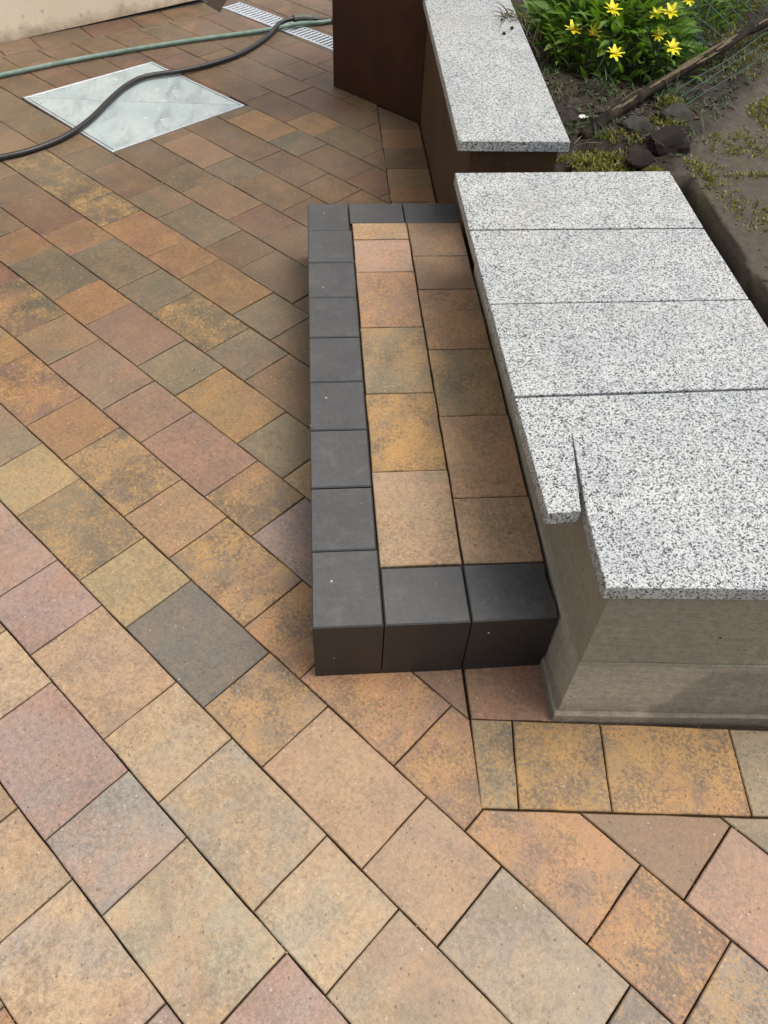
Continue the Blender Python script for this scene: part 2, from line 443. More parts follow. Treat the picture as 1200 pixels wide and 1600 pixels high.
MAT = dict(
    paver=mat_paver(), charcoal=mat_charcoal(), granite=mat_granite(), concrete=mat_concrete(),
    upper=mat_upper_wall(), plaster=mat_plaster(), corten=mat_corten(), cover=mat_cover(), soil=mat_soil(),
    bedding=mat_plain('bedding_sand', (.05, .035, .024), .95, (.028, .02, .014), 160, .2, .6),
    mortar=mat_plain('mortar', (.16, .145, .12), .95, (.11, .1, .085), 90, .2, .6),
    galv=mat_plain('galvanised_steel', (.55, .58, .6), .42, (.42, .45, .47), 24, .5, .1, .35),
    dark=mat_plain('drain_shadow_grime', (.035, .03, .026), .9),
    rubber=mat_plain('black_rubber', (.013, .012, .012), .42, (.022, .02, .019), 60, .5, .15),
    ghose=mat_plain('faded_green_hose', lin(150, 172, 158, .7), .6, lin(116, 146, 128, .65), 22, .4, .2),
    fitting=mat_plain('grey_green_fitting', lin(112, 122, 104, .6), .5),
    bark=mat_plain('weathered_bark', lin(78, 64, 48, .45), .9, lin(24, 19, 14, .45), 26, .2, .9, 0, (1, 1, 1)),
    wire=mat_plain('green_coated_wire', lin(70, 104, 84, .6), .55, lin(48, 78, 60, .55), 40),
    stone=mat_plain('garden_stone', lin(92, 88, 78, .5), .85, lin(56, 54, 44, .5), 22, .3, .6),
    redstone=mat_plain('red_brown_stone', lin(58, 40, 33, .5), .85, lin(34, 26, 22, .5), 18, .3, .7),
    petal_white=mat_plain('white_petal', (.75, .73, .66), .6),
    dry=mat_leaf('dry_stalks', lin(150, 132, 92, .5), lin(96, 96, 52, .5), .15),
    leaf=mat_leaf('fresh_green_leaf', (.08, .165, .02), (.17, .27, .035), .38),
    leaf_dark=mat_leaf('deep_green_leaf', (.030, .070, .022), (.055, .105, .034), .25),
    grass=mat_leaf('grass_blade', (.045, .085, .030), (.085, .115, .04), .25),
    moss=mat_leaf('moss', (.11, .115, .014), (.20, .19, .022), .2),
    petal=mat_leaf('yellow_petal', (.86, .72, .012), (.92, .82, .03), .3),
    petal_old=mat_leaf('faded_petal', (.60, .30, .04), (.72, .46, .06), .25),
    eye=mat_plain('flower_centre', (.62, .40, .02), .8),
    litter=mat_leaf('leaf_litter', lin(96, 66, 46, .5), lin(62, 44, 34, .5), .1),
    grit=mat_leaf('pale_grit', lin(206, 186, 150, .6), lin(150, 130, 100, .6), 0.0),
)

# ------------------------------------------------------------------ pavement
AN = -0.821490777891118
EU = Vector((math.cos(AN), math.sin(AN))); EV = Vector((-math.sin(AN), math.cos(AN)))
VS = [-1.62, -1.44, -1.263, -1.085, -.907, -.739, -.5615, -.381, -.204, -.0255, .151, .328, .5045, .6806, .8546, 1.0277, 1.202, 1.3688, 1.5345, 1.706,
      1.878, 2.05, 2.222, 2.394, 2.566, 2.738, 2.91, 3.082, 3.254, 3.426, 3.60, 3.77]
VS = VS[1:]
I0 = VS.index(-.0255)                      # this row is of kind A, rows alternate
def P2(u, v): return (EU*u+EV*v)[:]

K = .70
PAL = {   # tone a, tone b, how sharply they break up
 'peach': ((202, 164, 126), (186, 158, 130), .1), 'tan': ((196, 148, 106), (180, 142, 106), .1),
 'yellow': ((200, 164, 108), (182, 158, 112), .15), 'ochre': ((206, 152, 86), (178, 138, 92), .2),
 'orange': ((206, 146, 90), (194, 136, 96), .2), 'rose': ((182, 134, 110), (166, 132, 112), .1),
 'red': ((162, 106, 82), (146, 106, 84), .1), 'mauve': ((178, 140, 130), (160, 140, 136), .1),
 'mauveg': ((178, 150, 136), (146, 142, 138), .1), 'grey': ((156, 138, 110), (142, 132, 106), .15),
 'slate': ((92, 92, 92), (84, 85, 86), .1), 'brown': ((146, 110, 82), (132, 106, 80), .1),
 'beige': ((198, 168, 130), (176, 160, 136), .15), 'greyb': ((184, 164, 134), (158, 152, 136), .15),
 'tanb': ((186, 150, 116), (170, 142, 112), .2), 'mixb': ((200, 160, 112), (144, 128, 104), .8),
 'gmix': ((178, 148, 104), (128, 122, 98), .75), 'omix': ((200, 146, 100), (152, 120, 100), .7),
 'opur': ((208, 146, 84), (136, 106, 96), .9), 'ymix': ((208, 156, 84), (128, 108, 82), .9),
 'beigem': ((200, 170, 132), (166, 158, 142), .18), 'umber': ((152, 116, 78), (136, 108, 78), .15), 'moss': ((134, 116, 88), (124, 110, 84), .15), 'clay': ((156, 114, 90), (142, 112, 90), .1),
 'smix': ((170, 152, 128), (124, 116, 108), .8),
}
TONES=[(-0.415,0.048,'peach'),(-0.247,0.093,'slate'),(-0.405,0.267,'yellow'),(-0.608,0.225,'mauve'),(-0.1,-0.062,'mixb'),(-0.279,-0.121,'beige'),(-0.499,-0.147,'mauve'),(-0.615,0.043,'beige'),(-0.36,-0.315,'mauveg'),(-0.135,-0.277,'beigem'),(0.056,-0.216,'tanb'),(0.125,-0.095,'omix'),(0.254,-0.208,'omix'),(0.2,-0.37,'peach'),(0.37,-0.514,'greyb'),(0.428,-0.394,'omix'),(0.566,-0.526,'opur'),(0.616,-0.361,'brown'),(0.754,-0.446,'rose'),(0.682,-0.608,'smix'),(0.148,-0.556,'beige'),(0.015,-0.422,'beigem'),(-0.212,-0.458,'beigem'),(-0.396,-0.485,'beigem'),(-0.05,-0.57,'mauve'),(-0.502,-0.328,'beige'),(0.505,-0.624,'smix'),(0.343,-0.2,'gmix'),(0.469,-0.207,'ymix'),(0.692,-0.233,'ymix'),(0.87,-0.242,'grey'),(0.393,-0.06,'red'),(0.261,-0.046,'brown'),(-0.071,0.124,'omix'),(-0.183,0.284,'mixb'),(-0.044,0.352,'mauveg'),(-0.574,0.414,'gmix'),(-0.34,0.464,'tan'),(-0.482,0.597,'mixb'),(-0.688,0.605,'yellow'),(-0.14,0.497,'mixb'),(-0.28,0.681,'rose'),(-0.644,0.791,'orange'),(-0.43,0.834,'rose'),(-0.097,0.698,'grey'),(-0.224,0.853,'ochre'),(-0.779,0.951,'omix'),(-0.594,1.001,'rose'),(-0.778,0.723,'grey'),(-0.36,1.008,'grey'),(-0.12,0.931,'brown'),(-0.845,1.347,'gmix'),(-0.528,1.177,'rose'),(-0.688,1.344,'orange'),(-0.875,1.488,'grey'),(-0.343,1.236,'gmix'),(-0.165,1.168,'grey'),(-0.266,1.405,'ochre'),(-0.414,1.574,'orange'),(-0.619,1.539,'grey'),(-0.435,1.373,'grey'),(-0.093,1.474,'brown'),(-0.563,1.757,'orange'),(-0.763,1.718,'orange'),(-0.949,1.641,'orange'),(-0.938,1.89,'red'),(-0.714,1.888,'gmix'),(-0.118,1.668,'brown'),(-0.533,1.978,'grey'),(-0.397,1.885,'grey'),(-0.315,2.023,'tan'),(-0.19,1.839,'red'),(-0.731,2.147,'brown'),(-0.883,2.075,'gmix'),(-0.487,2.356,'tan'),(-0.358,2.498,'brown'),(-0.216,2.558,'ochre'),(-0.253,2.223,'grey'),(-0.079,2.17,'brown'),(0.148,2.275,'brown'),(0.212,2.56,'brown'),(0.052,2.682,'ochre'),(-0.03,2.441,'grey'),(-1.027,1.891,'brown'),(-1.138,2.276,'tan'),(-0.993,2.276,'gmix'),(-0.155,2.777,'brown'),(-1.24,3.215,'red'),(-1.125,3.218,'brown'),(-0.858,1.066,'ochre'),(-0.9,1.25,'tan'),(-0.718,1.091,'tan'),(-0.068,1.103,'brown'),(-0.047,0.795,'brown'),(-0.69,0.343,'mauve'),(-0.229,0.216,'mixb')]

# the photograph's stones differ most in colour: the ones with a clear colour are set, others draw one
FAR = ['brown', 'brown', 'umber', 'red', 'moss', 'umber', 'brown', 'clay']  # darker kinds for the far stones, part of their painted shade
NEAR = ['tan', 'beige', 'rose', 'mixb', 'grey', 'mauve', 'yellow', 'gmix', 'omix']
def inside(poly, p):
    c = False; n = len(poly)
    for i in range(n):
        a, b = poly[i], poly[(i+1) % n]
        if (a[1] > p[1]) != (b[1] > p[1]) and p[0] < (b[0]-a[0])*(p[1]-a[1])/(b[1]-a[1])+a[0]: c = not c
    return c

MEAN = (188, 163, 134)
def set_tone(o, kind, shade_mul=1.0):
    # colour factor: shade over the far courtyard painted into the stones
    a, b, sp = PAL[kind]; j = random.uniform(.9, 1.08)*shade_mul
    w = .30 if sp < .5 else .08
    a, b = ([x*(1-w)+m*w for x, m in zip(t, MEAN)] for t in (a, b))
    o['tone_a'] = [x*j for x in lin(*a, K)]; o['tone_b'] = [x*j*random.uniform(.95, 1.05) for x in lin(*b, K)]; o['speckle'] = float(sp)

pav = link('pavement', mesh('pavement', [(-9, -6, -.014), (9, -6, -.014), (9, 14, -.014), (-9, 14, -.014)], [(0, 1, 2, 3)]), MAT['bedding'])
tag(pav, 'block paving of tan, rose and grey concrete pavers in diagonal rows', kind='structure')

JW = .0032
def add_paver(poly, kind=None, parent=None, z0=-.045, z1=0.0, ang=AN, joint=JW):
    """one stone as an object of its own, its origin at its middle"""
    if area2(poly) < 0: poly = poly[::-1]
    cx = sum(p[0] for p in poly)/len(poly); cy = sum(p[1] for p in poly)/len(poly)
    c, s = math.cos(-ang), math.sin(-ang)
    loc = [((p[0]-cx)*c-(p[1]-cy)*s, (p[0]-cx)*s+(p[1]-cy)*c) for p in poly]
    loc = inset(loc, joint/2)
    loc = rough_edges(loc, .045, .0010)
    t = (random.uniform(-.006, .006), random.uniform(-.006, .006))
    dz = random.uniform(-.0009, .0009)
    v, f = prism_data(loc, z0-z1, 0.0, .0020, t, .0018)
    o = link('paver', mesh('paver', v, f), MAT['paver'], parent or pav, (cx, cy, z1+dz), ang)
    if kind is None:
        for x, y, k in TONES:
            if inside(poly, (x, y)): kind = k; break
    if kind is None: kind = random.choice(FAR if cy > 1.3 else NEAR)
    set_tone(o, kind, 1.08 if parent else min(1.0, max(.48, 1.0-.34*(cy-.0)))*(1 if cy < .05 else random.uniform(.92, 1.06)))  # far stones darkened as painted shade, step stones brightened against the wall's shade
    return o

# cut-outs (counter-clockwise)
COVER = [(-1.232, 2.845), (-.772, 2.338), (-.268, 2.777), (-.728, 3.255)]
W0, W1 = Vector((-1.49, 3.458)), Vector((-.53, 4.083))
wd = (W1-W0).normalized(); wnv = Vector((wd.y, -wd.x))      # towards the courtyard
W0e = W0-wd*4.0
BW = .165
BORDER_W = [tuple(W0e+wnv*BW), tuple(W1+wnv*BW-wd*.02), tuple(W1+wd*.12-wnv*.0), tuple(W1-wnv*4), tuple(W0e-wnv*4)]
DR_A, DR_B = Vector((-.452, 4.000)), Vector((.69, 2.84))
dd = (DR_B-DR_A).normalized(); dn = Vector((-dd.y, dd.x)); DW = .128
DRAIN = [tuple(DR_A-dd*.0), tuple(DR_B), tuple(DR_B+dn*DW), tuple(DR_A+dn*DW)]
FRONT = [(.310, 1.6), (.310, -.290), (3.2, -.545), (3.2, 1.6)]
STRIP = [(.303, 1.5), (3.2, 1.5), (3.2, 2.0), (.478, 2.605), (.310, 2.785)]
STRIP = [(.303, 1.5), (.9, 1.5), (.9, 2.9), (.306, 2.9)]
HIDE_STEP = [(.012, .012), (.478, .012), (.478, 1.57), (.012, 1.57)]
def all_in(poly, conv):
    for p in poly:
        for i in range(len(conv)):
            a, b = conv[i], conv[(i+1) % len(conv)]
            if (b[0]-a[0])*(p[1]-a[1])-(b[1]-a[1])*(p[0]-a[0]) < -1e-6: return False
    return True

def tidy(q):
    out = []
    for p in q:
        if not out or (Vector(p)-Vector(out[-1])).length > .004: out.append(p)
    while len(out) > 1 and (Vector(out[0])-Vector(out[-1])).length < .004: out.pop()
    return out
def best_cut(q, cut):
    best = None
    for r in range(len(cut)):
        ps = [tidy(p) for p in subtract(q, cut[r:]+cut[:r])]
        ps = [p for p in ps if len(p) > 2]
        sc = max([abs(area2(p)) for p in ps], default=0)-.0005*len(ps)
        if best is None or sc > best[0]+1e-7: best = (sc, ps)
    return best[1]

far_polys = []
def place(poly):
    pieces = [poly]
    for cut in (COVER, DRAIN, FRONT, STRIP, BORDER_W):
        nxt = []
        for q in pieces: nxt += best_cut(q, cut)
        pieces = nxt
    for q in pieces:
        if abs(area2(q)) < .0005 or all_in(q, HIDE_STEP): continue
        per = sum((Vector(q[i])-Vector(q[(i+1) % len(q)])).length for i in range(len(q)))
        if abs(area2(q))/per < .006: continue
        cx = sum(p[0] for p in q)/len(q); cy = sum(p[1] for p in q)/len(q)
        vis = any(in_view((p[0], p[1], 0), .0) for p in q) or in_view((cx, cy, 0), 0)
        if cx > .34 and cy > 1.2: continue
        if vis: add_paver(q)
        else: far_polys.append(q)

for i in range(len(VS)-1):
    va, vb = VS[i], VS[i+1]
    kindA = (i-I0) % 2 == 0
    o = -.021 if kindA else .0655
    for k in range(-14, 9):
        u0 = o+.4452*k; us = u0+.2675; u1 = u0+.4452
        for a, b in ((u0, us), (us, u1)):
            poly = [P2(a, va), P2(b, va), P2(b, vb), P2(a, vb)]
            cx = sum(p[0] for p in poly)/4; cy = sum(p[1] for p in poly)/4
            if not (-2.6 < cx < 2.3 and -1.5 < cy < 5.6): continue
            place(poly)

# straight border course in front of the low wall
def lerp2(a, b, t): return (a[0]+(b[0]-a[0])*t, a[1]+(b[1]-a[1])*t)
def yt(x): return -.109-.094*(x-.312)
def yb(x): return -.288-.088*(x-.305)
xs = [(.312, .306), (.396, .378), (.573, .553), (.834, .817), (1.01, .995), (1.27, 1.255), (1.45, 1.43), (1.71, 1.69), (1.885, 1.865), (2.15, 2.13)]
for (a, b), (c, d), k in zip(xs[:-1], xs[1:], ['gmix', 'ymix', 'ymix', 'grey', 'omix', 'tan', 'ymix', 'grey', 'omix']):
    add_paver([(b, yb(b)), (d, yb(d)), (c, yt(c)), (a, yt(a))], k, ang=0)
# the second course runs between the first and the step
add_paver([(.313, yt(.313)), (.484, yt(.484)), (.484, .06), (.313, .06)], 'red', ang=0)
# border course along the foot of the upper wall
ys = [1.60, 1.775, 1.95, 2.06, 2.205, 2.378, 2.553]
for a, b, k in zip(ys[:-1], ys[1:], ['tan', 'ymix', 'orange', 'yellow', 'brown', 'orange']):
    q = [(.302, a), (.474, a), (.474, b), (.305, b)]
    add_paver(q, k, ang=0)
add_paver([(.306, 2.553), (.474, 2.553), (.474, 2.605), (.306, 2.78)], 'brown', ang=0)
# border course along the cream wall
t = 0.0
Lw = (W1-W0).length
t = -2.2
cyc = [.262, .175, .175, .262, .262, .175, .262, .175]
i = 0
while t < Lw-.03:
    L = min(cyc[i % 8], Lw-.02-t); i += 1
    a = W0+wd*t; b = W0+wd*(t+L)
    q = [tuple(a+wnv*BW), tuple(b+wnv*BW), tuple(b+wnv*.003), tuple(a+wnv*.003)]
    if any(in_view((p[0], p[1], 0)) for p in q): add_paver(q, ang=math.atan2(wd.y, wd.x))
    else: far_polys.append(q)
    t += L
# paving outside the photograph: one mesh, coloured by its own blotches
v, f = [], []
for q in far_polys:
    q = inset(q if area2(q) > 0 else q[::-1], JW/2)
    a, b = prism_data(q, -.03, 0.0, .0028)
    n0 = len(v); v += a; f += [tuple(x+n0 for x in g) for g in b[:-1]]
fo = link('paver', mesh('outer_paving', v, f), MAT['paver'], pav)
set_tone(fo, 'gmix'); fo['kind'] = 'stuff'

# ------------------------------------------------------------------ step of charcoal blocks round two columns of pavers
step = tag(empty('step', (.24, .79, 0)), 'low paved step edged with charcoal blocks beside the granite topped wall', 'step')
SH = .19
link('core', bm_mesh('core', box_bm(.012, .481, .012, 1.572, -.01, SH-.012, 0)), MAT['bedding'], step)
def block(x0, x1, y0, y1, cut=None):
    g = .0012
    poly = [(x0+g, y0+g), (x1-g, y0+g), (x1-g, y1-g), (x0+g, y1-g)]
    if cut: poly = cut
    cx = (x0+x1)/2; cy = (y0+y1)/2
    poly = rough_edges([(p[0]-cx, p[1]-cy) for p in poly], .07, .0005)
    v, f = prism_data(poly, .0015, SH+random.uniform(-.0007, .0007), .0028, (random.uniform(-.004, .004), random.uniform(-.004, .004)))
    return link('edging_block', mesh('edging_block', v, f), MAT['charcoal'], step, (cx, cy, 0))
yl = [0, .184, .358, .539, .712, .891, 1.07, 1.245, 1.42, 1.583]
for k, (a, b) in enumerate(zip(yl[:-1], yl[1:])): block(0, .137 if 0 < k < 8 else (.139 if k == 0 else .131), a, b)
block(.139, .308, 0, .137); block(.308, .484, 0, .137, [(.3092, .001), (.478, .004), (.481, .03), (.474, .1), (.479, .1365), (.3092, .1365)])
block(.131, .306, 1.464, 1.583); block(.306, .481, 1.464, 1.583)
def colp(x0, x1, ys, kinds):
    for a, b, k in zip(ys[:-1], ys[1:], kinds):
        add_paver([(x0, a), (x1, a), (x1+.001, b), (x0-.001, b)], k, step, SH-.04, SH, 0, .0034)
colp(.1385, .309, [.139, .402, .665, .930, 1.193, 1.368, 1.462], ['tanb', 'ymix', 'gmix', 'omix', 'rose', 'tan'])
colp(.311, .479, [.139, .317, .578, .832, 1.103, 1.274, 1.462], ['tanb', 'tan', 'gmix', 'omix', 'brown', 'brown'])

# ------------------------------------------------------------------ low wall with granite slabs
low = tag(empty('low_wall', (.7, .5, 0)), 'low concrete wall topped with four wide speckled granite slabs', 'wall')
def fy(x): return -.117-.070*(x-.483)
def wallbox(name, off, z0, z1, mat):
    poly = [(.483-off, fy(.483)-off), (.955, fy(.955)-off), (.955, 1.20), (.483-off, 1.20)]
    v, f = prism_data(rough_edges(poly, .11, .0012), z0, z1, .004)
    return link(name, mesh(name, v, f), mat, low)
wallbox('footing', .006, -.03, .028, MAT['concrete'])
wallbox('lower_course', -.002, .0285, .2245, MAT['concrete'])
wallbox('mortar_bed', -.0045, .2246, .2302, MAT['mortar'])
wallbox('upper_course', -.0015, .2303, .4415, MAT['concrete'])
ZT, TH = .4715, .0295
def slab(poly, dz=0.0, parent=None):
    cx = sum(p[0] for p in poly)/len(poly); cy = sum(p[1] for p in poly)/len(poly)
    v, f = prism_data([(p[0]-cx, p[1]-cy) for p in poly], -TH, 0, .0013)
    return link('coping_slab', mesh('coping_slab', v, f), MAT['granite'], parent or low, (cx, cy, ZT+dz))
slab([(.401, .9345), (.988, .9365), (.992, 1.224), (.402, 1.216)])
slab([(.402, .631), (.990, .635), (.988, .9305), (.401, .9285)], -.0008)
slab([(.404, .3295), (.992, .339), (.990, .6295), (.402, .6255)], .0004)
slab([(.404, .3235), (.408, .034), (.4655, .036), (.4715, .080), (.4945, .240), (.480, .085), (.4745, .03), (.4688, -.1205),
      (.62, -.129), (.99, -.1525), (.992, .333)], -.0004)

kc = [(.4722, .084), (.4938, .234), (.4798, .087)]
link('saw_cut', mesh('saw_cut', *prism_data(kc, -.027, -.011, .0005)), MAT['concrete'], low, (0, 0, ZT))

# ------------------------------------------------------------------ upper wall with its coping
up = tag(empty('garden_wall', (.6, 2.2, 0)), 'brown rendered garden wall with one long granite slab beside the flower bed', 'wall')
v, f = prism_data(rough_edges([(.479, 1.425), (.735, 1.425), (.755, 3.6), (.479, 3.6)], .2, .001), -.03, .4415, .004)
link('wall_body', mesh('wall_body', v, f), MAT['upper'], up)
v, f = prism_data([(.437, 1.404), (.757, 1.399), (.797, 2.75), (.462, 2.75)], -TH, 0, .0022)
link('coping_slab', mesh('coping_slab', v, f), MAT['granite'], up, (0, 0, ZT))
v, f = prism_data([(.462, 2.754), (.797, 2.754), (.80, 3.6), (.48, 3.6)], -TH, 0, .0022)
link('coping_slab', mesh('coping_slab', v, f), MAT['granite'], up, (0, 0, ZT))

# ------------------------------------------------------------------ brown steel corner box
pb = tag(empty('planter_box', (.3, 2.9, 0)), 'tall dark brown steel box standing against the garden wall', 'planter')
A, B = Vector((.119, 2.983)), Vector((.4765, 2.602))
C_ = Vector((.4765, 3.33))
v, f = prism_data([tuple(A), tuple(B), tuple(C_)], .002, 1.15, .004)
link('sheet_body', mesh('sheet_body', v, f), MAT['corten'], pb)
rim = inset([tuple(A), tuple(B), tuple(C_)], -.012)
v, f = prism_data(rim, 1.1505, 1.175, .003)
link('rim', mesh('rim', v, f), MAT['corten'], pb)

# ------------------------------------------------------------------ cream house wall
cw = tag(empty('house_wall', tuple(W0)+(0,)), 'cream plastered house wall rising behind the paving', 'wall')
T = .25
v, f = prism_data(rough_edges([tuple(W0e), tuple(W1), tuple(W1-wnv*T), tuple(W0e-wnv*T)], .07, .0015), .0, 5.6, .004)  # upper part is unseen, made this tall to shade the far paving
v = [(p[0], p[1], -.004+.024*min(1, max(0, ((p[0]-W0.x)*wd.x+(p[1]-W0.y)*wd.y)/1.1))) if p[2] < .01 else p for p in v]
link('plaster_face', mesh('plaster_face', v, f), MAT['plaster'], cw)
v, f = prism_data(rough_edges([tuple(W0e-wnv*.008), tuple(W1-wnv*.008), tuple(W1-wnv*T), tuple(W0e-wnv*T)], .06, .003), -.03, .0, .002)
link('plinth', mesh('plinth', v, f), MAT['mortar'], cw)

# ------------------------------------------------------------------ manhole cover
mh = tag(empty('manhole_cover', (-.75, 2.8, 0)), 'pale square metal manhole cover set in the paving under the black hose', 'manhole cover')
q = inset(COVER, .003)
link('tray', mesh('tray', *prism_data(q, -.04, -.006, .001)), MAT['dark'], mh)
qi = inset(COVER, .014)
for k in range(4):
    l = (k+1) % 4
    link('frame_bar', mesh('frame_bar', *prism_data([q[k], q[l], qi[l], qi[k]], -.03, .002, .0012)), MAT['galv'], mh)
qp = inset(COVER, .0165)
sa, sb = Vector(qp[0]), Vector(qp[2]); sdv = (sb-sa).normalized(); sn = Vector((-sdv.y, sdv.x))*.0016
for tri in ([qp[0], qp[1], qp[2]], [qp[2], qp[3], qp[0]]):
    tri = [tuple(p) for p in tri]
    c3 = (Vector(tri[0])+Vector(tri[1])+Vector(tri[2]))/3
    tri = inset(tri, .0016)
    v, f = prism_data([(p[0]-c3.x, p[1]-c3.y) for p in tri], -.03, 0, .0012)
    plate = link('cover_plate', mesh('cover_plate', v, f), MAT['cover'], mh, (c3.x, c3.y, .0015))
# raised studs of the tread, worn low
sv, sf = [], []
e1 = (Vector(COVER[1])-Vector(COVER[0])); e2 = (Vector(COVER[3])-Vector(COVER[0]))
for i in range(1, 13):
    for j in range(1, 13):
        if random.random() < .35: continue
        p = Vector(COVER[0])+e1*(i/13)+e2*(j/13)
        a = .011; h = .0016*random.uniform(.5, 1); th = math.radians(45 if (i+j) % 2 else -45)+AN
        d1 = Vector((math.cos(th), math.sin(th)))*a; d2 = Vector((-math.sin(th), math.cos(th)))*a*.35
        b0 = len(sv)
        for s_ in (-d1, -d2, d1, d2): sv.append((p.x+s_.x, p.y+s_.y, .0012))
        for s_ in (-d1, -d2, d1, d2): sv.append((p.x+s_.x*.6, p.y+s_.y*.6, .0015+h))
        sf += [(b0+4, b0+5, b0+6, b0+7)]+[(b0+k, b0+(k+1) % 4, b0+4+(k+1) % 4, b0+4+k) for k in range(4)]
st_ = link('tread', mesh('tread', sv, sf), MAT['cover'], mh); st_['kind'] = 'stuff'

# ------------------------------------------------------------------ drain channel
dg = tag(empty('drain_grate', (-.15, 3.7, 0)), 'slotted steel channel drain between the house wall and the brown steel box', 'drain')
def dpt(t, w): p = DR_A+dd*t+dn*w; return (p.x, p.y)
DL = (DR_B-DR_A).length
link('channel', mesh('channel', *prism_data([dpt(0, .002), dpt(DL, .002), dpt(DL, DW-.002), dpt(0, DW-.002)], -.06, -.02, .001)), MAT['dark'], dg)
for w0, w1 in ((.002, .018), (DW-.012, DW-.002)):
    link('rail', mesh('rail', *prism_data([dpt(0, w0), dpt(DL, w0), dpt(DL, w1), dpt(0, w1)], -.02, .0015, .001)), MAT['galv'], dg)
bar_me = None
k = 0; t = .012
while t < .98:
    if bar_me is None:
        bar_me = mesh('grate_bar', *prism_data([(-.0065, .018), (.0065, .018), (.0065, DW-.012), (-.0065, DW-.012)], -.014, .0008, .0012))
        bar_me.materials.append(MAT['galv'])
    p = DR_A+dd*t
    link('grate_bar', bar_me, None, dg, (p.x, p.y, 0), math.atan2(dd.y, dd.x))
    t += .0275

# ------------------------------------------------------------------ hoses
bl = [(-4.2, 1.2), (-2.9, 1.6), (-1.9, 1.95), (-1.5, 2.1), (-1.263, 2.22), (-1.18, 2.266), (-1.074, 2.33), (-.973, 2.44), (-.898, 2.586), (-.841, 2.80), (-.792, 2.94), (-.721, 3.036), (-.584, 3.096), (-.46, 3.183),
      (-.319, 3.318), (-.204, 3.526), (-.128, 3.69), (-.03, 3.760), (.07, 3.79), (.16, 3.765), (.4, 3.62), (.7, 3.3)]
zz = lambda p: .0135 + (.017 if -.2 < p[0] < 0.02 else 0) + (.004 if -.95 < p[0] < -.5 else 0)
path = catmull([(p[0], p[1], zz(p)) for p in bl], 8)
bh = link('garden_hose', mesh('garden_hose', *tube_data(path, .0112, 12), smooth=True), MAT['rubber'])
tag(bh, 'thick black rubber hose snaking over the manhole cover', 'hose')
seg = [p for p in path if -.075 < p.x < .035]
link('coupling', mesh('coupling', *tube_data(seg, .0165, 12), smooth=True), MAT['fitting'], bh)
gl = [(-4.4, 1.5), (-3.2, 2.05), (-2.2, 2.55), (-1.8, 2.79), (-1.465, 2.988), (-1.369, 3.045), (-1.12, 3.203), (-.851, 3.352), (-.561, 3.488), (-.255, 3.612), (-.127, 3.668), (-.03, 3.722), (.06, 3.75), (.172, 3.80), (.5, 3.98), (1.0, 4.2)]
path = catmull([(p[0], p[1], .0132+(.004 if -.25 < p[0] < 0.05 else 0)) for p in gl], 8)
gh = link('garden_hose', mesh('garden_hose', *tube_data(path, .0100, 10), smooth=True), MAT['ghose'])
tag(gh, 'thin faded green hose lying across the paving between house wall and manhole', 'hose')

# ------------------------------------------------------------------ flower bed soil and old path
def soil_z(x, y):
    n = noise.noise(Vector((x*3, y*3, 0)))*.018+noise.noise(Vector((x*11, y*11, 3)))*.010+noise.noise(Vector((x*34, y*34, 7)))*.008
    pathf = min(1, max(0, (x-1.15-(y-1.55)*.8)/.12))
    z = .357 + n*(1-.84*pathf)
    z += (1-pathf)*(.02 if y > 1.6 else 0)
    if y < 1.42:                                  # ditch along the slabs
        e = 1.152+noise.noise(Vector((y*7, 0, 1)))*.014
        d = min(1, max(0, (e-x)/.016)); z -= .22*d
    if x < .8 and y < 1.5: z -= .03
    return z
sv, sf = [], []
nx, ny = 150, 200
x0, x1, y0, y1 = .74, 3.0, -.055, 3.9
gx = [x0+(x1-x0)*(i/nx)**1.25 for i in range(nx+1)]
for j in range(ny+1):
    for i in range(nx+1):
        y = y0+(y1-y0)*j/ny; x = gx[i]
        sv.append((x, y, soil_z(x, y)))
for j in range(ny):
    for i in range(nx):
        a = j*(nx+1)+i; x, y = gx[i+1], y0+(y1-y0)*(j+1)/ny
        if y < 1.215 and x < .962: continue
        sf.append((a, a+1, a+nx+2, a+nx+1))
so = link('soil', mesh('soil', sv, sf, True), MAT['soil']); tag(so, 'damp garden soil and old dusty path beside the granite slabs', kind='structure')
# soil in the gap between the two walls
gv, gf = [], []
for j in range(13):
    for i in range(19):
        x = .50+.27*i/18; y = 1.19+.24*j/12
        gv.append((x, y, .30+.06*max(0, (x-.62))/.15*.3+noise.noise(Vector((x*14, y*14, 5)))*.012))
for j in range(12):
    for i in range(18):
        a = j*19+i; gf.append((a, a+1, a+20, a+19))
go = link('soil', mesh('gap_soil', gv, gf, True), MAT['soil']); tag(go, 'dark soil in the gap between the two granite topped walls', kind='structure')
# retaining face under the right side of the soil, unseen from here but closes the bed
link('retaining_block', bm_mesh('retaining_block', box_bm(.958, 3.0, -.152, -.058, -.03, .372, .004)), MAT['concrete'], low)

def instances_mesh(name, items, mat, parent=None):
    v, f = [], []
    for vs, fs in items:
        n0 = len(v); v += vs; f += [tuple(i+n0 for i in g) for g in fs]
    return link(name, mesh(name, v, f), mat, parent)

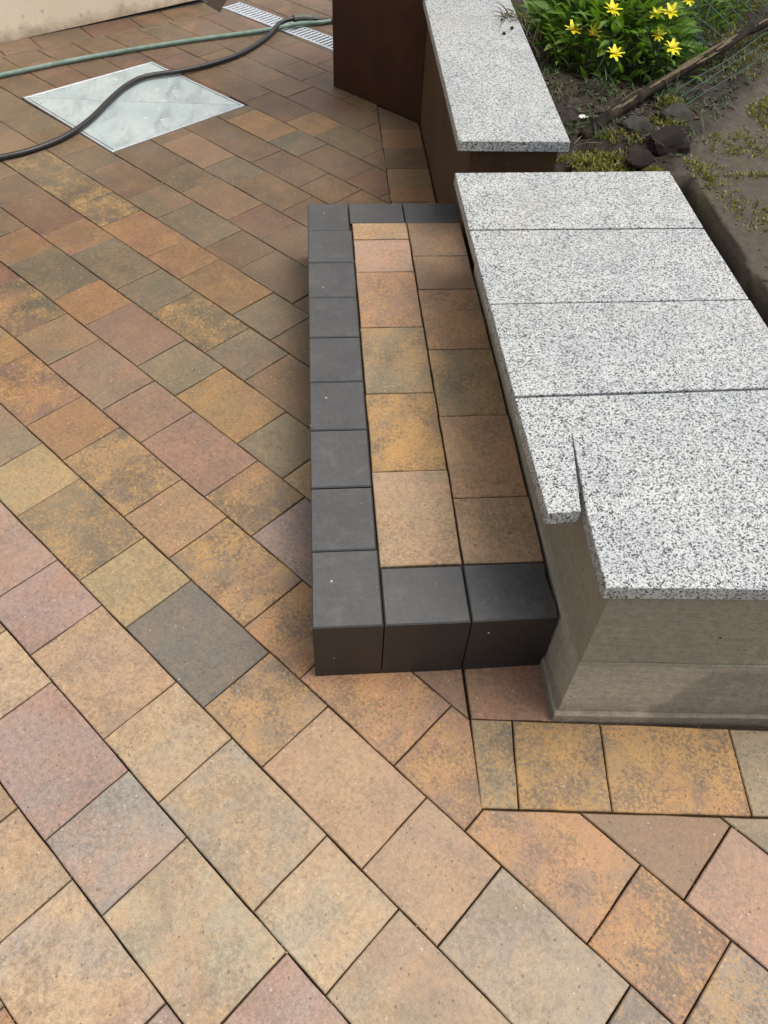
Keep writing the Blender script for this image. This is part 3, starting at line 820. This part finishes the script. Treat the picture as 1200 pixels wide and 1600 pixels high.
def blade(base, dirv, L, w, bend=.4, seg=4, twist=0.0, fold=.25, tip=.04):
    """leaf or grass blade: a folded strip along a bending curve"""
    d = Vector(dirv).normalized(); side = d.cross(Vector((0, 0, 1)))
    side = side.normalized() if side.length > .05 else Vector((1, 0, 0))
    side = Matrix.Rotation(twist, 3, d) @ side
    nrm = side.cross(d).normalized()
    vs, fs = [], []; p = Vector(base)
    for i in range(seg+1):
        t = i/seg
        ww = w*(math.sin(math.pi*min(1, .12+t*.88)**.8)*.98+.02) if i < seg else w*tip
        c = p + Vector((0, 0, -1))*0
        vs += [c-side*ww*.5, c-nrm*ww*fold, c+side*ww*.5]
        dd_ = (d + Vector((0, 0, -1))*bend*t).normalized()
        p = p+dd_*(L/seg)
    for i in range(seg):
        a = i*3
        fs += [(a, a+1, a+4, a+3), (a+1, a+2, a+5, a+4)]
    return vs, fs

# ------------------------------------------------------------------ flowering plant
fp = tag(empty('flowering_plant', (1.14, 2.42, .33)), 'bushy green plant with bright yellow flowers behind the granite slab', 'plant')
rp = random.Random(3)
leaf_meshes = []
for k in range(5):
    v, f = blade((0, 0, 0), (1, 0, .15), rp.uniform(.058, .082), rp.uniform(.021, .029), rp.uniform(.3, .9), 4, 0, .18)
    me = mesh('leaf', v, f, True); me.materials.append(MAT['leaf'] if k < 4 else MAT['leaf_dark']); leaf_meshes.append(me)
items = []; count = 0
cx, cy, cz = 1.15, 2.44, .37
for k in range(1500):
    th = rp.uniform(0, 2*math.pi); ph = math.acos(rp.uniform(0, 1)); r = rp.uniform(.35, 1)**.5
    dx = math.cos(th)*math.sin(ph); dy = math.sin(th)*math.sin(ph); dz = math.cos(ph)
    lump = 1+.25*noise.noise(Vector((dx*2.4, dy*2.4, dz*2.4+1)))
    p = Vector((cx+dx*.31*r*lump+.02, cy+dy*.40*r*lump, cz+dz*.20*r*lump))
    if p.x < .835: continue
    az = th+rp.uniform(-.8, .8); el = rp.uniform(.1, 1.1)
    if count < 290 and (p.y < cy+.1) and r > .72:
        o = link('leaf', leaf_meshes[k % 5], None, fp, p)
        o.rotation_euler = (rp.uniform(-.5, .5), -el+.2, az); s_ = rp.uniform(.75, 1.2); o.scale = (s_, s_, s_)
        count += 1
    else:
        d = Vector((math.cos(az)*math.cos(el), math.sin(az)*math.cos(el), math.sin(el)))
        items.append(blade(p, d, rp.uniform(.05, .08), rp.uniform(.018, .027), rp.uniform(.3, 1.1), 3, rp.uniform(-.6, .6)))
fo_ = instances_mesh('foliage', items, MAT['leaf'], fp); fo_['kind'] = 'stuff'
# stems
v, f = [], []
for k in range(36):
    th = rp.uniform(0, 6.28); rr = rp.uniform(.1, .9)
    b = Vector((cx+math.cos(th)*.05, cy+math.sin(th)*.08, .31)); e = Vector((cx+math.cos(th)*.26*rr, cy+math.sin(th)*.34*rr, .34+.18*math.sqrt(1-rr*rr*.8)))
    tube_data([b, b.lerp(e, .5)+Vector((0, 0, .03)), e], .0022, 5, v, f)
sm = link('stems', mesh('stems', v, f), MAT['leaf_dark'], fp); sm['kind'] = 'stuff'
FL = [((.937, 2.182, .50), 1.15, 'petal', .35), ((.998, 2.154, .50), .95, 'petal_old', .9), ((1.029, 1.971, .50), 1.0, 'petal', .2), ((1.066, 2.195, .56), 1.1, 'petal', .3),
      ((1.228, 2.203, .545), .9, 'petal', .8), ((1.272, 2.191, .555), 1.15, 'petal', .45), ((1.205, 2.08, .52), .8, 'petal', .9), ((1.228, 1.99, .512), .95, 'petal', .6), ((1.417, 2.406, .53), .8, 'petal', .5)]
for (x, y, z), s_, m_, tilt in FL:
    s_ *= rp.uniform(.74, .95)
    items = []
    n = rp.choice((7, 8, 8, 9))
    rot = Matrix.Rotation(rp.uniform(.25, .5)+tilt*.25, 3, Vector((1, rp.uniform(-.5, .5), 0)).normalized())
    head = None
    flower = bpy.data.objects.new('flower', None); col.objects.link(flower); flower.location = (x, y, z); flower.parent = fp
    flower.matrix_parent_inverse = Matrix.Translation(fp.location).inverted()
    for k in range(n):
        a = 2*math.pi*k/n+rp.uniform(-.12, .12); e = rp.uniform(.15, .45)+(.5 if m_ == 'petal_old' else 0)
        d = rot @ Vector((math.cos(a)*math.cos(e), math.sin(a)*math.cos(e), math.sin(e)))
        vs, fs = blade(rot @ Vector((math.cos(a)*.004, math.sin(a)*.004, .001)), d, .034*s_*rp.uniform(.85, 1.1), .0185*s_, rp.uniform(.1, .5), 4, 0, .1, rp.uniform(.4, .7))
        pm = mesh('petal', vs, fs, True)
        po = link('petal', pm, MAT[m_], None); po.parent = flower
    bm = bmesh.new(); bmesh.ops.create_icosphere(bm, subdivisions=1, radius=.0068*s_)
    for vv in bm.verts: vv.co.z = vv.co.z*.6+.003; vv.co = rot @ vv.co
    eo = link('eye', bm_mesh('eye', bm, True), MAT['eye'], None); eo.parent = flower
    v, f = tube_data([Vector((0, 0, 0)), Vector((.006, .01, -.06)), Vector((.012, .03, -.14))], .0018, 5)
    so_ = link('stalk', mesh('stalk', v, f), MAT['leaf_dark'], None); so_.parent = flower

def tuft(name, base, n, L, mat, spread, label, cat, seed, w=.004, bend=.9, lift=(.3, 1.2), group=None):
    r = random.Random(seed); items = []
    for k in range(n):
        th = r.uniform(0, 6.283); el = r.uniform(*lift)
        b = Vector((r.gauss(0, spread), r.gauss(0, spread), -.008))
        d = Vector((math.cos(th)*math.cos(el), math.sin(th)*math.cos(el), math.sin(el)))
        items.append(blade(b, d, L*r.uniform(.5, 1.15), w*r.uniform(.7, 1.3), bend*r.uniform(.5, 1.3), 5, r.uniform(-1, 1), .15))
    o = instances_mesh(name, items, MAT[mat]); o.location = base
    return tag(o, label, cat, group)

# background greenery further up the bed
def leafy(name, c, rad, h, n, mat, label, seed, L=.05, w=.014):
    r = random.Random(seed); items = []
    for k in range(n):
        th = r.uniform(0, 6.283); q = r.random()**.5
        lump = 1+.3*noise.noise(Vector((math.cos(th)*2+seed, math.sin(th)*2, q*2)))
        p = Vector((math.cos(th)*rad[0]*q*lump, math.sin(th)*rad[1]*q*lump, h*r.random()*math.sqrt(max(0, 1-q*q*.8))))
        el = r.uniform(.1, 1.2); az = th+r.uniform(-1, 1)
        items.append(blade(p, (math.cos(az)*math.cos(el), math.sin(az)*math.cos(el), math.sin(el)), L*r.uniform(.6, 1.2), w*r.uniform(.7, 1.2), r.uniform(.3, 1), 3, r.uniform(-.7, .7)))
    o = instances_mesh(name, items, MAT[mat]); o.location = c
    return tag(o, label, 'plant') if mat != 'moss' else tag(o, label, kind='stuff')
leafy('low_shrub', (1.50, 2.80, .35), (.30, .26, .16), .15, 760, 'leaf', 'low leafy green shrub behind the yellow flowers at the top edge', 5)
leafy('ground_cover', (1.80, 2.95, .35), (.50, .32, .1), .09, 1500, 'moss', 'yellow green ground cover at the top right corner beyond the netting', 6, .04, .009)
tuft('grass_tuft', (1.52, 2.55, .36), 80, .16, 'grass', .06, 'green grass tuft behind the upper part of the branch', 'grass tuft', 41, .005, .7, (.6, 1.4))
tuft('grass_tuft', (1.72, 2.75, .36), 60, .14, 'grass', .06, 'green grass tuft at the top edge among the netting', 'grass tuft', 42, .005, .7, (.6, 1.4))

# ------------------------------------------------------------------ fallen branch
pts = [(.90, 1.72, .335), (1.02, 1.84, .356), (1.16, 1.965, .372), (1.34, 2.13, .38), (1.52, 2.28, .395), (1.72, 2.47, .41), (1.95, 2.66, .42), (2.2, 2.9, .42)]
pts = [(x-.03, y-.08, z+.037) for x, y, z in pts]
path = catmull(pts, 14)
v, f = tube_data(path, lambda t: .0175+.0035*math.sin(t*9), 14)
for i, p in enumerate(v):
    q = p*1.0
    n_ = noise.noise(Vector((q.x*30+q.y*30, q.z*110, (q.x-q.y)*110)))*.0045+noise.noise(q*18)*.004
    ax = path[min(i//14, len(path)-1)]
    dvec = (p-ax)
    if dvec.length > 1e-5: v[i] = p+dvec.normalized()*n_
br = link('fallen_branch', mesh('fallen_branch', v, f, True), MAT['bark'])
tag(br, 'long weathered brown branch lying diagonally across the flower bed', 'branch')
v, f = [], []
rb = random.Random(4)
for k in range(16):
    i = rb.randrange(8, len(path)-24); off = rb.uniform(.6, 2.4); R_ = .0172
    a = [path[i+j]+Vector((.7*math.cos(off)*R_, -.7*math.cos(off)*R_, math.sin(off)*R_)) for j in range(0, rb.randrange(6, 16), 2)]
    tube_data(a, lambda t: .0022+.003*math.sin(math.pi*t), 5, v, f)
link('bark_ridge', mesh('bark_ridge', v, f), mat_plain('pale_bark', lin(150, 132, 104, .5), .9, lin(110, 92, 68, .5), 60), br)['kind'] = 'stuff'

# ------------------------------------------------------------------ wire netting slumped over the branch
v, f = [], []
def net_pt(a, b):
    """a along the branch, b up the slope behind it"""
    base = Vector((1.02, 1.86, .36)).lerp(Vector((2.2, 2.85, .44)), a)
    upv = Vector((-.25, .36, .30))
    p = base+upv*b+Vector((0, 0, .035*math.sin(a*11+b*3)*b+.02*math.sin(a*27)*b))
    p.z = max(p.z, soil_z(p.x, p.y)+.012)
    return p
na, nb = 18, 7
for i in range(-nb, na+1):
    for sgn in (1, -1):
        st = []
        for k in range(nb*3+1):
            b = k/(nb*3); a = (i+sgn*b*nb*.5)/na
            if 0.30 <= a <= 1: st.append(net_pt(a, b))
        if len(st) > 3: tube_data(st, .0019, 4, v, f, False)
wn_ = empty('wire_netting', (1.5, 2.4, .36)); tag(wn_, 'thin green wire netting slumped behind and over the branch', 'netting')
m1 = link('mesh_strands', mesh('mesh_strands', v, f), MAT['wire'], wn_); m1['kind'] = 'stuff'
for k, (dx, dz) in enumerate(((.035, .0), (.055, -.006), (.085, -.012))):
    pth = catmull([(p[0]+dx+.006*math.sin(i*2.1+k), p[1]-dx, max(p[2]+dz-.02, soil_z(p[0]+dx, p[1]-dx)+.006)+.012*abs(math.sin(i*1.7+k))) for i, p in enumerate(pts[2:])], 8)
    link('edge_wire', mesh('edge_wire', *tube_data(pth, .0018, 5)), MAT['wire'], wn_)
for (x, y), (hx, hy, hz) in (((1.02, 2.0), (.05, -.02, .16)), ((1.19, 2.02), (.03, .09, .17)), ((.955, 1.98), (.07, .05, .15)), ((1.42, 2.2), (-.02, .12, .2))):
    a = Vector((x, y, soil_z(x, y))); b = a+Vector((hx, hy, hz))
    link('loose_wire', mesh('loose_wire', *tube_data(catmull([a, a.lerp(b, .5)+Vector((.012, 0, .01)), b], 6), .0017, 5)), MAT['wire'], wn_)

# ------------------------------------------------------------------ stones, moss, tufts, litter
def rock(name, loc, size, mat, label, seed, group=None):
    bm = bmesh.new(); bmesh.ops.create_icosphere(bm, subdivisions=3, radius=1)
    for vv in bm.verts:
        n = 1+.35*noise.noise(vv.co*1.3+Vector((seed*7.1, 0, 0)))+.12*noise.noise(vv.co*3.7+Vector((0, seed*3.3, 0)))
        c = vv.co*n
        for ax in (Vector((1, .3, .4)), Vector((-.6, .8, .5)), Vector((.1, -.9, .6)), Vector((-.4, -.3, 1))):
            ax = ax.normalized(); d = c.dot(ax)
            if d > .72: c -= ax*(d-.72)*.85
        vv.co = Vector((c.x*size[0], c.y*size[1], c.z*size[2]))
    me = bm_mesh(name, bm)
    o = link(name, me, MAT[mat], None, loc)
    return tag(o, label, 'stone', group)
rock('garden_stone', (1.135, 1.610, 0.373), (.075, .05, .05), 'redstone', 'dark red brown angular stone at the far corner of the slabs', 1)
rock('garden_stone', (1.215, 1.780, 0.383), (.05, .06, .035), 'stone', 'grey flat stone with moss right of the dark red stone', 2)
rock('garden_stone', (1.060, 1.700, 0.383), (.05, .045, .035), 'stone', 'grey lump of stone between the branch and the dark red stone', 3)
rock('garden_stone', (1.015, 1.500, 0.373), (.045, .04, .03), 'redstone', 'small brown stone left of the dark red stone', 4)
rock('garden_stone', (0.985, 1.350, 0.353), (.05, .02, .02), 'stone', 'small pale stone behind the farthest wide slab', 5)
rock('garden_stone', (1.240, 1.680, 0.366), (.03, .018, .012), 'redstone', 'tiny brown stone right of the dark red stone', 6)
rock('garden_stone', (0.900, 1.885, 0.378), (.028, .024, .016), 'stone', 'small round stone beside the long granite slab below the flowers', 9)

items = []; rm = random.Random(8)
def moss_patch(cx, cy, rx, ry, h, n):
    for k in range(n):
        th = rm.uniform(0, 6.283); q = rm.random()**.6
        x = cx+math.cos(th)*rx*q; y = cy+math.sin(th)*ry*q
        if noise.noise(Vector((x*30, y*30, 2))) < -.18: continue
        z = (soil_z(x, y) if x > .76 else .31)+h*(1-q*q)*rm.uniform(.5, 1)
        el = rm.uniform(.3, 1.4); az = rm.uniform(0, 6.283)
        items.append(blade((x, y, z), (math.cos(az)*math.cos(el), math.sin(az)*math.cos(el), math.sin(el)), rm.uniform(.009, .02), .005, .4, 2, 0, .1))
moss_patch(.885, 1.50, .12, .09, .02, 1700)
moss_patch(1.0, 1.62, .08, .06, .008, 260)
moss_patch(1.18, 1.75, .06, .05, .012, 260)
moss_patch(.80, 1.40, .06, .05, .0, 400)
moss_patch(1.045, 1.44, .045, .03, .015, 350)
moss_patch(1.22, 1.86, .05, .04, .03, 320)
moss_patch(1.63, 1.83, .13, .15, .03, 1500)
moss_patch(1.42, 1.42, .16, .02, .004, 160)
moss_patch(1.30, 1.10, .03, .2, .002, 120)
moss_patch(1.40, 1.22, .22, .012, .002, 130)
moss_patch(1.36, 1.62, .1, .08, .003, 200)
moss_patch(1.19, 1.45, .03, .12, .004, 220)
moss_patch(1.78, 2.45, .22, .18, .01, 1100)
moss_patch(1.62, 2.2, .16, .12, .004, 420)
moss_patch(1.24, 1.3, .05, .25, .002, 200)
moss_patch(1.5, 1.62, .22, .12, .002, 380)
moss_patch(1.55, 2.62, .2, .14, .02, 700)
mo = instances_mesh('moss', items, MAT['moss']); tag(mo, 'yellow green moss cushions on the soil and stones', kind='stuff')

tuft('grass_tuft', (1.215, 1.925, 0.375), 46, .11, 'grass', .022, 'blue green grass tuft under the right part of the branch', 'grass tuft', 21)
tuft('grass_tuft', (1.250, 2.120, 0.400), 60, .17, 'grass', .03, 'tall green grass tuft rising behind the branch beside the flowers', 'grass tuft', 22, .005, .6, (.7, 1.4))
tuft('grass_tuft', (0.840, 1.920, 0.380), 14, .16, 'dry', .012, 'dry arching grass tuft beside the long granite slab', 'grass tuft', 23, .004, 1.4)
tuft('grass_tuft', (1.040, 1.960, 0.380), 18, .14, 'grass', .02, 'thin grass tuft in front of the flowering plant', 'grass tuft', 24, .004, 1.0)
tuft('grass_tuft', (0.895, 1.730, 0.375), 9, .13, 'dry', .01, 'few dry blades beside the white petal', 'grass tuft', 25, .0045, 1.3, (.2, .9))
tuft('grass_tuft', (.90, 1.66, .375), 40, .06, 'grass', .03, 'short grass tuft beside the front corner of the long slab', 'grass tuft', 51, .005, .8)
tuft('grass_tuft', (1.36, 2.28, .38), 60, .13, 'grass', .05, 'broad grass tuft between the flowers and the branch', 'grass tuft', 52, .006, .8, (.5, 1.3))
tuft('dry_weed', (.768, 2.40, .475), 60, .12, 'dry', .02, 'dry brown green weed hanging over the far end of the long slab', 'weed', 26, .004, 1.3, (0, .9))
tuft('dry_twigs', (.845, 2.30, .38), 90, .16, 'dry', .05, 'tangle of dry brown stalks between the long slab and the flowering plant', 'twigs', 27, .003, .8, (.1, 1.2))
v, f = blade((0, 0, 0), (1, -.15, .12), .034, .016, .2, 4, .3, .2)
pe = link('petal', mesh('petal', v, f, True), MAT['petal_white'], None, (.885, 1.76, .388)); tag(pe, 'white petal lying on the dark soil near the slab corner', 'petal')

items = []; rs = random.Random(31)
for k in range(230):
    x = rs.uniform(.80, 1.75); y = rs.uniform(1.45, 2.8)
    if x-1.15-(y-1.55)*.8 > .06: continue
    az = rs.uniform(0, 6.283); el = rs.uniform(-.05, .35)
    items.append(blade((x, y, soil_z(x, y)+.006), (math.cos(az)*math.cos(el), math.sin(az)*math.cos(el), math.sin(el)), rs.uniform(.04, .13), rs.uniform(.0018, .0035), rs.uniform(.2, .7), 4, 0, .1))
sw = instances_mesh('straw', items, MAT['dry']); tag(sw, 'dry straw strewn over the flower bed', kind='stuff')
items = []
for k in range(480):
    x = rs.uniform(.82, 1.6); y = rs.uniform(1.44, 2.5)
    if x-1.15-(y-1.55)*.8 > .03: continue
    n_ = rs.randrange(3, 6)
    for q in range(n_):
        az = rs.uniform(0, 6.283); el = rs.uniform(.2, 1.2)
        items.append(blade((x+rs.gauss(0, .006), y+rs.gauss(0, .006), soil_z(x, y)), (math.cos(az)*math.cos(el), math.sin(az)*math.cos(el), math.sin(el)), rs.uniform(.012, .03), rs.uniform(.004, .009), .7, 2, 0, .15))
wd_ = instances_mesh('small_weeds', items, MAT['grass']); tag(wd_, 'tiny green weeds sprouting from the flower bed soil', kind='stuff')

# fallen leaves and soil crumbs in the bed
items = []; rl = random.Random(12)
for k in range(900):
    x = rl.uniform(.80, 1.55); y = rl.uniform(1.4, 2.7)
    if x-1.15-(y-1.55)*.8 > .02: continue
    z = soil_z(x, y)+.004
    az = rl.uniform(0, 6.283)
    items.append(blade((x, y, z), (math.cos(az), math.sin(az), rl.uniform(-.1, .4)), rl.uniform(.012, .04), rl.uniform(.005, .014), rl.uniform(0, .8), 2, rl.uniform(-.6, .6)))
li = instances_mesh('leaf_litter', items, MAT['litter']); tag(li, 'brown leaf litter on the flower bed soil', kind='stuff')

def grain(p, r, rr):
    q = [Vector((1, 0, 0)), Vector((0, 1, 0)), Vector((-1, 0, 0)), Vector((0, -1, 0)), Vector((0, 0, .8)), Vector((0, 0, -.8))]
    a = rr.uniform(0, 6.283); c, s = math.cos(a), math.sin(a); k = rr.uniform(.6, 1.4)
    vs = [Vector(p)+Vector(((u.x*c-u.y*s)*r*k, (u.x*s+u.y*c)*r, u.z*r*.7)) for u in q]
    return vs, [(0, 1, 4), (1, 2, 4), (2, 3, 4), (3, 0, 4), (1, 0, 5), (2, 1, 5), (3, 2, 5), (0, 3, 5)]
items = []; rg = random.Random(15)
for k in range(1300):
    x = rg.uniform(.8, 2.2); y = rg.uniform(.3, 2.8)
    if x < 1.0 and y < 1.25: continue
    items.append(grain((x, y, soil_z(x, y)+.001), rg.uniform(.001, .0045)*(1 if rg.random() < .9 else 1.6), rg))
pg = instances_mesh('pebbles', items, MAT['stone']); tag(pg, 'small pebbles on the old path and soil', kind='stuff')
# jointing grit on the paving: crumbs along the joints, some loose on the stones
items = []
for k in range(4600):
    i = rg.randrange(len(VS)-1); u = rg.uniform(-4.2, 1.4)
    if rg.random() < .6: p = P2(u, VS[i]+rg.gauss(0, .003))
    else:
        kindA = (i-I0) % 2 == 0; o = (-.021 if kindA else .0655)+.4452*rg.randrange(-9, 4)+rg.choice((0, .2675))
        p = P2(o+rg.gauss(0, .003), rg.uniform(VS[i], VS[i+1]))
    if not in_view((p[0], p[1], 0)) or all_in([p], FRONT) or all_in([p], HIDE_STEP) or all_in([p], COVER): continue
    far = p[1] > .9
    if not far and rg.random() < .55: continue
    items.append(grain((p[0], p[1], -.0035 if rg.random() < .75 else .0005), rg.uniform(.001, .0032 if far else .0022), rg))
for k in range(330):
    x = rg.uniform(-1.4, .9); y = rg.uniform(-.7, 3.6)
    if not in_view((x, y, 0)) or inside(HIDE_STEP, (x, y)) or all_in([(x, y)], FRONT) or x > .46: continue
    items.append(grain((x, y, .0006), rg.uniform(.0006, .0016), rg))
for k in range(50):
    x = rg.uniform(.01, .47); y = rg.uniform(.01, 1.57)
    items.append(grain((x, y, SH+.0006), rg.uniform(.0008, .0022), rg))
for k in range(220):
    x = rg.uniform(.34, .9); y = rg.uniform(-.3, -.12)
    if y > yb(x) and y < yt(x): items.append(grain((x, y, .0006), rg.uniform(.0008, .002), rg))
gr = instances_mesh('joint_grit', items, MAT['grit']); tag(gr, 'pale jointing grit scattered on the paving', kind='stuff')
# dark crumbs on the long slab
for k, (x, y, s_) in enumerate(((.705, 2.22, .010), (.742, 2.27, .011), (.72, 2.36, .006))):
    vs, fs = grain((0, 0, 0), s_, rg)
    o = link('dirt_crumb', mesh('dirt_crumb', vs, fs), MAT['redstone'], None, (x, y, ZT+s_*.45))
    tag(o, ['dark crumb of dirt left on the long granite slab', 'larger dark crumb of dirt nearer the plant on the long slab', 'smallest crumb of dirt below the dry weed on the slab'][k], 'dirt crumb')
# cement smear where step and low wall meet
